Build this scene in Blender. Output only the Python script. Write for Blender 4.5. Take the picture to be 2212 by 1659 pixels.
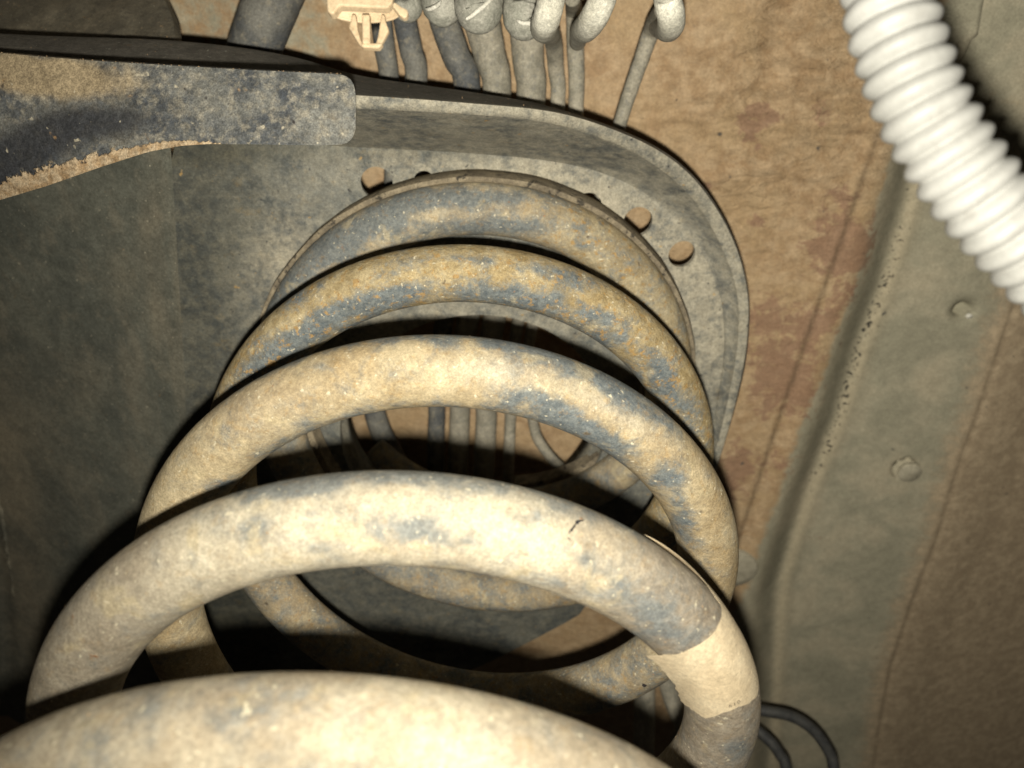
import bpy, bmesh, math, random
import numpy as np
from mathutils import Matrix, Vector
random.seed(4); np.random.seed(4)
sc = bpy.context.scene
for o in list(bpy.data.objects): bpy.data.objects.remove(o)

# ------------------------------------------------------------------ camera, world, lamp, exposure
IMW, IMH, FPX = 2212.0, 1659.0, 1510.44
AX = np.array([.0838, -.5809, 1.0])                    # spring axis in (right, down, forward): this is "up" in the world
ez = AX/np.linalg.norm(AX)
ex = np.array([1., 0, 0]); ex = ex-ez*(ex@ez); ex /= np.linalg.norm(ex)
ey = np.cross(ez, ex)
ROT = np.stack([ex, ey, ez])                           # view frame -> world
CAM = np.array([0., 0., .35])
def Wd(p):                                             # mm in the view frame -> world metres
    return np.asarray(p, float)@ROT.T*.001+CAM
cam = bpy.data.cameras.new('camera'); camo = bpy.data.objects.new('camera', cam); sc.collection.objects.link(camo)
sc.camera = camo
cam.sensor_width = 36; cam.lens = 36*FPX/IMW; cam.clip_start = .004; cam.clip_end = 20
m3 = Matrix(np.stack([ROT@[1, 0, 0], ROT@[0, -1, 0], ROT@[0, 0, -1]], 1).tolist())
camo.matrix_world = Matrix.Translation(CAM.tolist())@m3.to_4x4()
cam.dof.use_dof = True; cam.dof.focus_distance = .165; cam.dof.aperture_fstop = 19.0
w = bpy.data.worlds.new('World'); sc.world = w; w.use_nodes = True
w.node_tree.nodes['Background'].inputs[0].default_value = (1, .9, .75, 1)
w.node_tree.nodes['Background'].inputs[1].default_value = .010
L = bpy.data.lights.new('phone_flash', 'SPOT'); L.energy = 1.0; L.color = (1, .945, .81)
L.spot_size = math.radians(150); L.spot_blend = 1.0; L.shadow_soft_size = .0018
L.use_nodes = True
fo_ = L.node_tree.nodes.new('ShaderNodeLightFalloff'); fo_.inputs['Strength'].default_value = 14.5
L.node_tree.links.new(fo_.outputs['Linear'], L.node_tree.nodes['Emission'].inputs['Strength'])
lo_ = bpy.data.objects.new('phone_flash', L); sc.collection.objects.link(lo_)
lp = Wd([0, 8.6, -1.0]); ld = ROT@np.array([.18, -.22, 1.])
lo_.matrix_world = Matrix.Translation(lp.tolist())@Vector(ld.tolist()).to_track_quat('-Z', 'Y').to_matrix().to_4x4()
sc.view_settings.view_transform = 'Standard'; sc.view_settings.look = 'None'
sc.view_settings.exposure = 0.0; sc.view_settings.gamma = 1.0
sc.render.engine = 'CYCLES'

# ------------------------------------------------------------------ helpers
def U(u, v, z): return np.array([(u-IMW/2)/FPX*z, (v-IMH/2)/FPX*z, z])
def proj(X): return np.stack([IMW/2+FPX*X[..., 0]/X[..., 2], IMH/2+FPX*X[..., 1]/X[..., 2]], -1)
def empty(name, loc_mm, label, cat, group=None):
    o = bpy.data.objects.new(name, None); o.empty_display_size = .01
    o.location = Wd(loc_mm).tolist(); sc.collection.objects.link(o)
    o['label'] = label; o['category'] = cat
    if group: o['group'] = group
    return o
def tag(o, label, cat, group=None):
    o['label'] = label; o['category'] = cat
    if group: o['group'] = group
    return o
def mk(name, V, F, mat, parent=None, smooth=True, cols=None, flip=False):
    """one mesh object from vertices in view-frame mm"""
    Vw = Wd(V)
    org = np.array(parent.location) if parent else Vw.mean(0)
    me = bpy.data.meshes.new(name)
    me.from_pydata((Vw-org).tolist(), [], [list(f)[::-1] if flip else list(f) for f in F])
    me.update()
    if smooth: me.polygons.foreach_set('use_smooth', [True]*len(me.polygons))
    if cols is not None:
        for nm, arr in cols.items():
            a = me.attributes.new(nm, 'FLOAT', 'POINT'); a.data.foreach_set('value', np.asarray(arr, np.float32))
    me.materials.append(mat)
    o = bpy.data.objects.new(name, me); sc.collection.objects.link(o)
    if parent: o.parent = parent; 
    else: o.location = org.tolist()
    return o
def sub(parent, name, V, F, mat, **k):                  # sub-part of a mesh part whose origin equals its thing's
    root = parent.parent
    o = mk(name, V, F, mat, root, **k); o.parent = parent; return o
def catmull(P, n=8):
    P = np.asarray(P, float); P = np.vstack([2*P[0]-P[1], P, 2*P[-1]-P[-2]]); out = []
    for i in range(1, len(P)-2):
        a, b, c, d = P[i-1:i+3]
        for t in np.linspace(0, 1, n, endpoint=False):
            out.append(.5*((2*b)+(-a+c)*t+(2*a-5*b+4*c-d)*t*t+(-a+3*b-3*c+d)*t**3))
    out.append(P[-2]); return np.array(out)
def frames(C):
    T = np.gradient(C, axis=0); T /= np.linalg.norm(T, axis=1)[:, None]
    n = np.cross(T[0], [0.3, .2, 1.]); n /= np.linalg.norm(n); N = [n]
    for i in range(1, len(C)):
        n = N[-1]-T[i]*(N[-1]@T[i]); n /= np.linalg.norm(n); N.append(n)
    N = np.array(N); return T, N, np.cross(T, N)
def tube(C, r, seg=20, caps=True, wob=0.):
    C = np.asarray(C, float); r = np.broadcast_to(np.asarray(r, float), (len(C),))
    T, N, B = frames(C); a = np.linspace(0, 2*np.pi, seg, endpoint=False)
    V = C[:, None]+r[:, None, None]*(np.cos(a)[None, :, None]*N[:, None]+np.sin(a)[None, :, None]*B[:, None])
    if wob: V = V+np.random.normal(0, wob, (len(C), 1, 3))
    V = V.reshape(-1, 3); F = []
    for i in range(len(C)-1):
        for j in range(seg):
            k = (j+1) % seg
            F.append((i*seg+j, i*seg+k, (i+1)*seg+k, (i+1)*seg+j))
    if caps:
        F.append(tuple(range(seg))[::-1]); F.append(tuple((len(C)-1)*seg+j for j in range(seg)))
    return V, F
def loft(rings, closed=False):
    n = len(rings[0]); V = np.vstack(rings); F = []
    for i in range(len(rings)-1):
        for j in range(n-1 if not closed else n):
            k = (j+1) % n
            F.append((i*n+j, i*n+k, (i+1)*n+k, (i+1)*n+j))
    return V, F
def merge(*parts):
    V = []; F = []; o = 0
    for v, f in parts:
        V.append(np.asarray(v)); F += [tuple(i+o for i in q) for q in f]; o += len(v)
    return np.vstack(V), F
def seg_dist(P, line):
    """signed distance of 2-D points to a polyline (positive right of travel) """
    best = np.full(len(P), 1e9); sgn = np.ones(len(P))
    for a, b in zip(line[:-1], line[1:]):
        d = b-a; t = np.clip(((P-a)@d)/(d@d), 0, 1); q = P-(a+t[:, None]*d); D = np.hypot(q[:, 0], q[:, 1])
        s = np.sign(d[0]*(P[:, 1]-a[1])-d[1]*(P[:, 0]-a[0])); m = D < best
        best[m] = D[m]; sgn[m] = s[m]
    return best*sgn
def sstep(x, a, b):
    t = np.clip((x-a)/(b-a), 0, 1); return t*t*(3-2*t)

# ------------------------------------------------------------------ materials
class NT:
    def __init__(s, name, rough=.75, spec=.3, metal=0.):
        s.m = bpy.data.materials.new(name); s.m.use_nodes = True; s.t = s.m.node_tree; s.n = s.t.nodes; s.l = s.t.links
        s.b = s.n['Principled BSDF']; s.b.inputs['Roughness'].default_value = rough
        s.b.inputs['Specular IOR Level'].default_value = spec; s.b.inputs['Metallic'].default_value = metal
        s.tc = s.n.new('ShaderNodeTexCoord').outputs['Object']
    def new(s, t, **k):
        n = s.n.new(t)
        for a, b in k.items(): setattr(n, a, b)
        return n
    def put(s, sock, v):
        if isinstance(v, bpy.types.NodeSocket): s.l.new(v, sock)
        elif isinstance(v, tuple) and len(v) == 3: sock.default_value = (*v, 1)
        else: sock.default_value = v
    def vec(s, sx=1, sy=1, sz=1, rot=(0, 0, 0), loc=(0, 0, 0)):
        n = s.new('ShaderNodeMapping'); s.l.new(s.tc, n.inputs[0]); n.inputs['Scale'].default_value = (sx, sy, sz)
        n.inputs['Rotation'].default_value = rot; n.inputs['Location'].default_value = loc; return n.outputs[0]
    def noise(s, scale, detail=5, rough=.6, dist=0, vec=None, off=0.):
        n = s.new('ShaderNodeTexNoise'); 
        if vec is None: vec = s.vec(loc=(off, off*.7, -off)) if off else s.tc
        s.l.new(vec, n.inputs['Vector'])
        n.inputs['Scale'].default_value = scale; n.inputs['Detail'].default_value = detail
        n.inputs['Roughness'].default_value = rough; n.inputs['Distortion'].default_value = dist; return n.outputs[0]
    def voro(s, scale, feat='F1', rnd=1., off=0.):
        n = s.new('ShaderNodeTexVoronoi', feature=feat); s.l.new(s.vec(loc=(off, -off, off)) if off else s.tc, n.inputs['Vector'])
        n.inputs['Scale'].default_value = scale; n.inputs['Randomness'].default_value = rnd; return n.outputs[0]
    def step(s, v, a, b, lo=0., hi=1.):
        n = s.new('ShaderNodeMapRange', interpolation_type='SMOOTHSTEP'); s.put(n.inputs[0], v)
        n.inputs[1].default_value = a; n.inputs[2].default_value = b; n.inputs[3].default_value = lo; n.inputs[4].default_value = hi; return n.outputs[0]
    def math(s, op, a, b=0., c=0.):
        n = s.new('ShaderNodeMath', operation=op); s.put(n.inputs[0], a); s.put(n.inputs[1], b)
        if op == 'MULTIPLY_ADD': s.put(n.inputs[2], c)
        return n.outputs[0]
    def mix(s, f, a, b, mode='MIX'):
        n = s.new('ShaderNodeMix', data_type='RGBA', blend_type=mode); s.put(n.inputs[0], f); s.put(n.inputs[6], a); s.put(n.inputs[7], b); return n.outputs[2]
    def attr(s, name):
        n = s.new('ShaderNodeAttribute'); n.attribute_name = name; return n.outputs['Fac']
    def col(s, c): s.put(s.b.inputs['Base Color'], c)
    def bump(s, h, strength=.4, dist=.001):
        n = s.new('ShaderNodeBump'); n.inputs['Strength'].default_value = strength; n.inputs['Distance'].default_value = dist
        s.put(n.inputs['Height'], h)
        if getattr(s, '_bn', None) is not None: s.l.new(s._bn, n.inputs['Normal'])
        s._bn = n.outputs[0]; s.l.new(n.outputs[0], s.b.inputs['Normal'])

def specks(M, c, scale, size, color, amount=.5, off=0.):
    """scattered irregular flecks (size: 0..1 softness and reach, amount: how many)"""
    n = M.noise(scale, 2, .5, .15, off=off+1.3); thr = .735-.16*amount
    f = M.step(n, thr, thr+.07+.05*size, 0, .9)
    return M.mix(f, c, color), f
def grain(M, c, amp=1., off=0.):
    """fine value variation of a dusty painted surface at three sizes"""
    a = M.step(M.noise(230, 6, .7, .3, off=off+11.), .25, .75, 1-.26*amp, 1+.26*amp)
    b = M.step(M.noise(950, 5, .75, off=off+17.), .3, .7, 1-.30*amp, 1+.30*amp)
    d = M.step(M.noise(2600, 3, .7, off=off+5.), .32, .68, 1-.28*amp, 1+.28*amp)
    v = M.math('MULTIPLY', M.math('MULTIPLY', a, b), d)
    return M.mix(1., c, v, 'MULTIPLY')

def mat_coil():
    M = NT('coil_paint', .78, .2)
    n1 = M.noise(62, 6, .62, .3); n2 = M.noise(260, 6, .68, .2); g = M.noise(700, 5, .72, off=6.)
    blue = M.mix(M.step(g, .3, .7), (.088, .112, .130), (.185, .205, .205))
    tan = M.mix(M.step(n1, .36, .64), (.37, .285, .17), (.49, .41, .27))
    pale = M.mix(M.step(n1, .36, .64), (.37, .322, .245), (.49, .445, .35))
    och = M.mix(M.step(n2, .36, .64), (.27, .20, .09), (.42, .335, .185))
    brn = M.mix(M.step(n2, .3, .7), (.245, .205, .155), (.33, .285, .22))
    c = M.mix(M.math('MULTIPLY', M.attr('ochre'), .85), tan, och)
    c = M.mix(M.attr('pale'), c, pale); c = M.mix(M.attr('brown'), c, brn)
    s = M.math('MULTIPLY_ADD', M.math('SUBTRACT', M.noise(110, 6, .66, .6, off=31.), .5), 2.3, M.math('MULTIPLY', M.attr('blue'), .85))
    s = M.math('MULTIPLY_ADD', M.math('SUBTRACT', n2, .5), 1.2, s)
    rough_ = M.math('MULTIPLY_ADD', M.attr('ochre'), .9, .25)
    s = M.math('ADD', M.math('MULTIPLY', M.math('SUBTRACT', g, .5), rough_), s)
    c = M.mix(M.math('MULTIPLY', M.step(s, .0, .85, 0, .95), M.math('MULTIPLY_ADD', M.attr('pale'), -.22, 1.)), c, blue)
    c = M.mix(M.step(M.noise(120, 4, .58, .4, off=21.), .56, .68, 0, .5), c, (.50, .415, .255))
    c = M.mix(M.math('MULTIPLY', M.step(M.noise(430, 4, .7, off=9.), .54, .66, 0, .8), rough_), c, (.37, .235, .09))
    c, f1 = specks(M, c, 380, .2, (.33, .15, .055), .05)
    c, f2 = specks(M, c, 800, .35, (.62, .56, .41), .5, 2.)
    c, f3 = specks(M, c, 300, .16, (.12, .095, .065), .12, 5.)
    M.col(grain(M, c, .6))
    M.bump(M.noise(1300, 6, .75), .45, .0005); M.bump(f1, .4, .0003); M.bump(M.math('MULTIPLY', n2, rough_), .5, .0014)
    return M.m
def mat_plate(name='plate_paint', k=1., tanf=0., dk=0.):
    M = NT(name, .78, .25)
    n1 = M.noise(60, 7, .7, .4); n2 = M.noise(260, 6, .7)
    a = M.mix(M.step(n1, .36, .64), (.095, .104, .104), (.185, .185, .162))
    c = M.mix(M.step(n2, .4, .68, 0, .6), a, (.265, .25, .20))
    c = M.mix(M.step(M.noise(120, 5, .7, off=4.), .58, .74, 0, .45), c, (.30, .215, .10))
    dm = M.math('MULTIPLY', M.attr('dust'), M.step(M.math('ADD', n2, M.math('MULTIPLY', n1, .6)), .55, .95, .1, 1.15)); c = M.mix(dm, c, (.39, .355, .275))
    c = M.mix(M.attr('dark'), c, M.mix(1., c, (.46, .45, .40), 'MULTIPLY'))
    c, f = specks(M, c, 300, .3, (.38, .25, .1), .18)
    c, f3 = specks(M, c, 420, .28, (.05, .05, .05), .3, 7.)
    M.col(grain(M, c, .7)); M.bump(M.noise(900, 6, .75), .45, .0006); M.bump(n2, .25, .0012); return M.m
def mat_dark(name, c1, c2, c3, sc_=60, rough=.7):
    M = NT(name, rough, .25)
    n1 = M.noise(sc_, 7, .7, .4); n2 = M.noise(sc_*5, 5, .65)
    st = M.noise(1, 5, .65, .5, vec=M.vec(sc_*1.2, sc_*.3, sc_*1.2))
    c = M.mix(M.step(n1, .38, .62), c1, c2); c = M.mix(M.step(st, .5, .68, 0, .6), c, c3)
    c = M.mix(M.step(n2, .5, .72, 0, .5), c, c3)
    c = M.mix(M.math('MULTIPLY', M.attr('dust'), M.step(n1, .3, .65, .25, 1.)), c, (.225, .195, .14))
    c, f = specks(M, c, 900, .2, tuple(min(.6, x*2.6) for x in c3), .22, 3.)
    c, f = specks(M, c, 260, .3, (.2, .12, .05), .05, 6.)
    M.col(grain(M, c, .75)); M.bump(M.noise(900, 5, .7), .35, .0005); M.bump(n2, .1, .001); return M.m
def mat_floor():
    M = NT('floor_pan_mud', .68, .3)
    n1 = M.noise(30, 6, .6, .4); n2 = M.noise(140, 6, .68, .3); n3 = M.noise(900, 3, .65)
    mud = M.mix(M.step(n2, .34, .66), (.35, .232, .128), (.475, .345, .212)); mud = M.mix(M.step(n1, .4, .66, 0, .6), mud, (.415, .295, .165))
    grey = M.mix(M.step(n1, .36, .64), (.30, .28, .205), (.375, .345, .255)); grey = M.mix(M.step(n1, .45, .7, 0, .5), grey, (.44, .375, .265))
    brown = M.mix(M.step(n2, .4, .65), (.33, .255, .17), (.43, .34, .23))
    sg = M.math('MULTIPLY_ADD', M.math('SUBTRACT', n2, .5), .9, M.attr('grey'))
    c = M.mix(M.step(sg, .35, .65), mud, grey)
    c = M.mix(M.step(M.math('MULTIPLY_ADD', M.math('SUBTRACT', n2, .5), .6, M.attr('brown')), .35, .7), c, brown)
    c = M.mix(M.math('MULTIPLY', M.attr('ridge'), M.step(n2, .3, .5, .4, .9)), c, (.44, .38, .265))
    stn = M.math('MULTIPLY_ADD', M.math('SUBTRACT', M.noise(170, 6, .68, .4, off=2.), .5), 2.8, M.attr('stain'))
    c = M.mix(M.step(stn, .42, .78, 0, .8), c, (.28, .168, .108))
    c, f = specks(M, c, 190, .3, (.075, .075, .07), .10, 3.)
    pit = M.step(M.math('ADD', M.noise(420, 3, .6, .5), M.math('MULTIPLY', M.attr('pit'), -.14)), .27, .23)
    c = M.mix(pit, c, (.045, .042, .035))
    c = M.mix(M.attr('line'), c, (.07, .05, .03))
    M.col(grain(M, c, .5))
    wr = M.noise(1, 5, .65, 1.2, vec=M.vec(90, 190, 90, rot=(0, 0, .5)))
    M.bump(M.math('MULTIPLY', wr, M.attr('mud')), .9, .004); M.bump(M.math('MULTIPLY', n2, M.attr('mud')), .3, .0015); M.bump(M.noise(900, 5, .7), .25, .0006)
    return M.m
def mat_simple(name, c1, c2, c3=None, s1=150, s2=700, rough=.7, bump=.35, spk=None, gr=.7):
    M = NT(name, rough, .3); n1 = M.noise(s1, 5, .6, .3); n2 = M.noise(s2, 5, .65)
    c = M.mix(M.step(n1, .36, .64), c1, c2)
    if c3: c = M.mix(M.step(n2, .5, .72, 0, .7), c, c3)
    if spk: c, f = specks(M, c, 350, .35, spk, .3)
    M.col(grain(M, c, gr)); M.bump(M.noise(1100, 5, .7), bump, .0005); M.bump(n2, bump*.6, .0008); return M.m

COIL = mat_coil(); PLATE = mat_plate(); FLOOR = mat_floor()
SIDE = mat_dark('side_panel_grime', (.088, .092, .078), (.128, .13, .106), (.20, .18, .135), 26)
RETURN = mat_dark('flange_back_grime', (.14, .13, .112), (.19, .175, .15), (.25, .23, .19), 90)
FRAME = mat_dark('frame_underseal', (.15, .135, .105), (.20, .178, .132), (.29, .25, .18), 60)
PIPE = mat_simple('pipe_dusty_grey', (.235, .22, .175), (.34, .31, .245), (.19, .19, .18), 120, 600)
PIPEB = mat_simple('hose_blue_black', (.08, .085, .09), (.175, .17, .15), (.27, .24, .18), 60, 400)
PIPEW = mat_simple('pipe_chalky_white', (.52, .50, .42), (.66, .64, .55), (.40, .39, .34), 160, 700)
HOLD = mat_simple('holder_grey_plastic', (.25, .25, .21), (.37, .36, .31), (.5, .48, .42), 140, 600)
WORN_GLINT = mat_simple('worn_edge_glint_white', (.6, .58, .5), (.75, .73, .65), None, 300, 900)  # white of the worn rims, and of the disc painting the daylight glint
CLIP = mat_simple('clip_beige_nylon', (.50, .38, .24), (.60, .47, .31), (.44, .33, .2), 160, 700, .55, .2, gr=.35)
HOSEM = mat_simple('conduit_white_plastic', (.32, .32, .305), (.37, .37, .355), (.28, .275, .26), 90, 500, .45, .08, gr=.15)
TAPE = mat_simple('masking_tape', (.64, .52, .345), (.71, .595, .41), (.59, .475, .315), 120, 800, .8, .25, gr=.4)
INK = mat_simple('faded_ink', (.17, .14, .11), (.25, .21, .16))
def mat_rubber():
    M = NT('isolator_rubber', .85, .2); n2 = M.noise(260, 6, .7, .6)
    c = M.mix(M.step(M.noise(150, 5, .65), .35, .65), (.15, .125, .09), (.27, .225, .155)); f = M.step(n2, .57, .63, 0, .9); c = M.mix(f, c, (.035, .032, .028))
    M.col(grain(M, c, .7)); M.bump(f, -.8, .001); M.bump(M.noise(900, 5, .7), .5, .0006); return M.m
RUBBER = mat_rubber()
HOSEK = mat_simple('rubber_hose_black', (.032, .033, .034), (.05, .05, .048), (.075, .07, .06), 120, 600, .6)
BLACKCHIP = mat_simple('bare_black', (.02, .02, .025), (.035, .03, .03))
PLUGM = mat_simple('plug_grey', (.33, .30, .225), (.41, .375, .285), (.28, .255, .19), 120, 500)
TANP = mat_simple('tan_panel', (.30, .205, .115), (.38, .265, .155), (.25, .17, .1), 60, 300)

# ------------------------------------------------------------------ the spring curve (mm, view frame)
HP = [1.6586, -17.5493, 54.9235, 178.8784, 66.9333, 3.6695, -.0583, -.1063, 44.127, 2.7707, -.0775, 1.0009, -.1264, -.2278, .0332]
uu = np.cross(ez, [0, 1, 0]); uu /= np.linalg.norm(uu); vv = np.cross(ez, uu)
RW = 7.5
def helix(t):
    t = np.atleast_1d(np.asarray(t, float)); q = t-2; h = HP
    R = h[4]+h[5]*q+h[6]*q**2+h[7]*q**3; s = h[8]*q+h[9]*q**2+h[10]*q**3; th = 2*np.pi*t+h[0]
    c = np.array(h[1:4])+ez*s[:, None]+(h[11]*q**2+h[12]*q**3)[:, None]*uu+(h[13]*q**2+h[14]*q**3)[:, None]*vv
    rad = np.cos(th)[:, None]*uu+np.sin(th)[:, None]*vv
    return c+R[:, None]*rad, c, rad
# plane of the spring seat: best plane through the back of the top turn
tp = np.linspace(3.72, 4.30, 40); Cp, cp, rp = helix(tp)
mid = Cp.mean(0); _, _, vt = np.linalg.svd(Cp-mid); PN = vt[2]*np.sign(vt[2][2])
PC = (mid+PN*(RW+6.0))@PN
def zplane(u, v, n=PN, c=PC):
    d = np.array([(u-IMW/2)/FPX, (v-IMH/2)/FPX, 1.]); return c/(n@d)
def onplate(u, v, h=0.): z = zplane(u, v)-h; return U(u, v, z)
FN = ez.copy(); FC = 372*ez[2]
def onfloor(u, v, h=0.): d = np.array([(u-IMW/2)/FPX, (v-IMH/2)/FPX, 1.]); return d*((FC-h)/(FN@d))

# ------------------------------------------------------------------ floor pan (setting)
fx = np.cross([0, 1., 0], FN); fx /= np.linalg.norm(fx); fy = np.cross(FN, fx); F0 = onfloor(1106, 830)
def f2(P): d = np.asarray(P)-F0; return np.stack([d@fx, d@fy], -1)
cor = f2(np.array([onfloor(a, b) for a in (-250, 2450) for b in (-250, 1900)]))
x0, y0 = cor.min(0)-10; x1, y1 = cor.max(0)+10; y1 = min(y1, 560)
sp = 1.7; xs = np.arange(x0, x1, sp); ys = np.arange(y0, y1, sp)
G = np.stack(np.meshgrid(xs, ys), -1).reshape(-1, 2)
def line2(pts): return f2(np.array([onfloor(*p) for p in pts]))
Lgro = line2([(2060, 200), (1990, 380), (1912, 640), (1862, 767), (1811, 931), (1753, 1076), (1712, 1195), (1680, 1300), (1672, 1400), (1668, 1500), (1660, 1700), (1650, 1950)])
Lfold = line2([(2330, 400), (2190, 803), (2139, 949), (2102, 1040), (2048, 1211), (1987, 1363), (1941, 1496), (1911, 1648), (1880, 1900)])
Lseam = line2([(1960, 90), (1905, 250), (1800, 560), (1700, 850), (1640, 1030), (1590, 1180), (1540, 1330)])
dg = -seg_dist(G, Lgro); df = -seg_dist(G, Lfold); ds = -seg_dist(G, Lseam)       # positive = right side
h = -19*sstep(dg, -17, 8)+1.4*np.exp(-((dg-10)/4.5)**2)+2.2*np.exp(-((dg+22)/7)**2)
h += -np.where(df > 0, df*.16*sstep(df, -5, 40), 0)+.8*np.exp(-(df/3.)**2)-.9*np.exp(-((df-3.)/1.3)**2)
h += -.9*sstep(ds, -.8, .8)
P3 = F0+G[:, :1]*fx+G[:, 1:]*fy
uvF = proj(P3)
def blob(uv, u, v, ru, rv, ang=0.):
    c, s = math.cos(math.radians(ang)), math.sin(math.radians(ang)); d = uv-np.array([u, v])
    a = (d[:, 0]*c+d[:, 1]*s)/ru; b = (-d[:, 0]*s+d[:, 1]*c)/rv; return np.exp(-(a*a+b*b))
h += -7*np.exp(-(((uvF[:, 0]-1690)+(uvF[:, 1]-60)*.25)/45)**2)*sstep(uvF[:, 1], 330, 40)     # soft dent near the top
h += 3*blob(uvF, 1560, 380, 120, 30, -12)
h += np.random.RandomState(2).normal(0, .05, len(G))
# round openings: a recessed disc and a pierced dimple
for (cu, cv, r, dep) in [(1965, 1030, 6.8, 22.0), (2098, 685, 3.8, 10)]:
    c = f2(onfloor(cu, cv, -12.5)); d = np.hypot(*(G-c).T)
    near = np.abs(d-r) < sp*.75
    dirs = (G-c)/np.maximum(d, 1e-6)[:, None]
    inner = near & (d < r); outer = near & (d >= r)
    G[inner] = c+dirs[inner]*(r-.12); G[outer] = c+dirs[outer]*(r+.05)
    dd = np.hypot(*(G-c).T); h = np.where(dd < r, h-dep, h)
    if r < 5: h = np.where((dd >= r) & (dd < r+5), h-3.0*(1-(dd-r)/5)**1.5, h)
P3 = F0+G[:, :1]*fx+G[:, 1:]*fy-FN*h[:, None]
nx, ny = len(xs), len(ys)
ii = np.arange((ny-1)*(nx-1)); a = (ii//(nx-1))*nx+ii % (nx-1)
FF = np.stack([a, a+1, a+nx+1, a+nx], 1)
u_, v_ = uvF[:, 0], uvF[:, 1]
st = sum(k*blob(uvF, *b) for k, b in [(1.0, (1625, 270, 35, 60, 20)), (.8, (1660, 250, 40, 25)), (.9, (1500, 770, 60, 30)), (1.0, (1800, 520, 70, 60, -20)), (1.1, (1840, 540, 60, 55)),
    (1.0, (1700, 790, 70, 45)), (.9, (1650, 690, 60, 60)), (.8, (1760, 700, 60, 50)), (.9, (1730, 860, 45, 45)), (.8, (1650, 860, 40, 60)), (.8, (1590, 1010, 50, 60)), (.7, (1820, 420, 40, 30)), (.8, (1500, 400, 60, 18)),
    (.7, (1630, 480, 40, 20)), (.6, (1780, 250, 40, 40)), (.6, (1830, 640, 50, 40)), (.6, (1680, 1000, 50, 30)), (.7, (1560, 1080, 40, 50))])
# openings drop back onto the panel
gr = np.maximum(sstep(dg, -24, -6), .85*sstep(ds, 2, 22)*sstep(v_, 560, 900))*sstep(v_, 120, 330)
gr = np.maximum(gr, sstep(u_, 1960, 2100)*sstep(v_, 400, 100)); gr = np.maximum(gr, .52*sstep(u_, 880, 640)*sstep(v_, 400, 250))
cols = dict(stain=np.clip(st, 0, 1), grey=gr, brown=sstep(df, -40, 25), ridge=np.clip(np.exp(-((dg-9)/5)**2)+.4*np.exp(-((dg+12)/6)**2), 0, 1),
            pit=np.exp(-((dg-7)/4.5)**2)*sstep(v_, 1250, 900)*sstep(v_, 420, 620)+.5*np.exp(-((dg-6)/4)**2), line=np.clip(.55*np.exp(-((ds-.2)/1.3)**2)*sstep(v_, 120, 420)+(.13+.12*np.sin(v_*.031)*np.sin(v_*.0173+1))*np.exp(-((df-1.5)/1.4)**2)*sstep(v_, 1000, 1300), 0, 1),
            mud=np.clip(.25+blob(uvF, 1790, 150, 160, 200)+.5*blob(uvF, 1550, 350, 250, 250), 0, 1)*(1-gr))
fl = mk('floor_pan', P3, FF.tolist(), FLOOR, cols=cols, flip=True); fl['kind'] = 'structure'

# ------------------------------------------------------------------ sheet metal helpers
from mathutils.geometry import delaunay_2d_cdt
def resample(P, n):
    P = np.asarray(P, float); d = np.r_[0, np.cumsum(np.linalg.norm(np.diff(P, axis=0), axis=1))]
    s = np.linspace(0, d[-1], n); return np.stack([np.interp(s, d, P[:, k]) for k in range(P.shape[1])], 1)
def inside(P, poly):
    x, y = P[:, 0], P[:, 1]; r = np.zeros(len(P), bool); n = len(poly)
    for i in range(n):
        a, b = poly[i], poly[i-1]
        c = ((a[1] > y) != (b[1] > y)) & (x < (b[0]-a[0])*(y-a[1])/(b[1]-a[1]+1e-12)+a[0]); r ^= c
    return r
def sheet2d(outline, holes, sp):
    """triangulated sheet with holes: 2-D points, triangles"""
    pts = [np.asarray(outline)]+[np.asarray(hh) for hh in holes]; P = np.vstack(pts); E = []; o = 0
    for q in pts:
        E += [(o+i, o+(i+1) % len(q)) for i in range(len(q))]; o += len(q)
    lo, hi = pts[0].min(0), pts[0].max(0)
    g = np.stack(np.meshgrid(np.arange(lo[0], hi[0], sp), np.arange(lo[1], hi[1], sp)), -1).reshape(-1, 2)
    g = g+np.random.uniform(-.15, .15, g.shape)*sp
    k = inside(g, pts[0])
    for q in pts[1:]: k &= ~inside(g, q)
    g = g[k]
    dmin = np.full(len(g), 1e9)
    for c in np.array_split(P, max(1, len(P)//50)): dmin = np.minimum(dmin, np.linalg.norm(g[:, None]-c[None], axis=2).min(1))
    g = g[dmin > sp*.5]
    allp = [Vector((float(x), float(y))) for x, y in np.vstack([P, g])]
    r = delaunay_2d_cdt(allp, E, [], 0, 1e-5)
    V = np.array([(v.x, v.y) for v in r[0]]); F = [tuple(f) for f in r[2]]
    cen = np.array([V[list(f)].mean(0) for f in F]); ok = inside(cen, pts[0])
    for q in pts[1:]: ok &= ~inside(cen, q)
    return V, [f for f, k in zip(F, ok) if k]
def thicken(V3, F, off):
    """give a sheet a back face offset by off (n,3) and walls along every border"""
    n = len(V3); cnt = {}
    for f in F:
        for a, b in zip(f, f[1:]+f[:1]): cnt[(a, b)] = 1
    FF = list(F)+[tuple(i+n for i in f[::-1]) for f in F]
    FF += [(a, a+n, b+n, b) for (a, b) in cnt if (b, a) not in cnt]
    return np.vstack([V3, V3+off]), FF
def edge_split(o, ang=35):
    m = o.modifiers.new('edges', 'EDGE_SPLIT'); m.split_angle = math.radians(ang)
def bevel(o, w_=.0006, seg=2):
    m = o.modifiers.new('bevel', 'BEVEL'); m.width = w_; m.segments = seg; m.limit_method = 'ANGLE'; m.angle_limit = math.radians(40)

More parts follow.
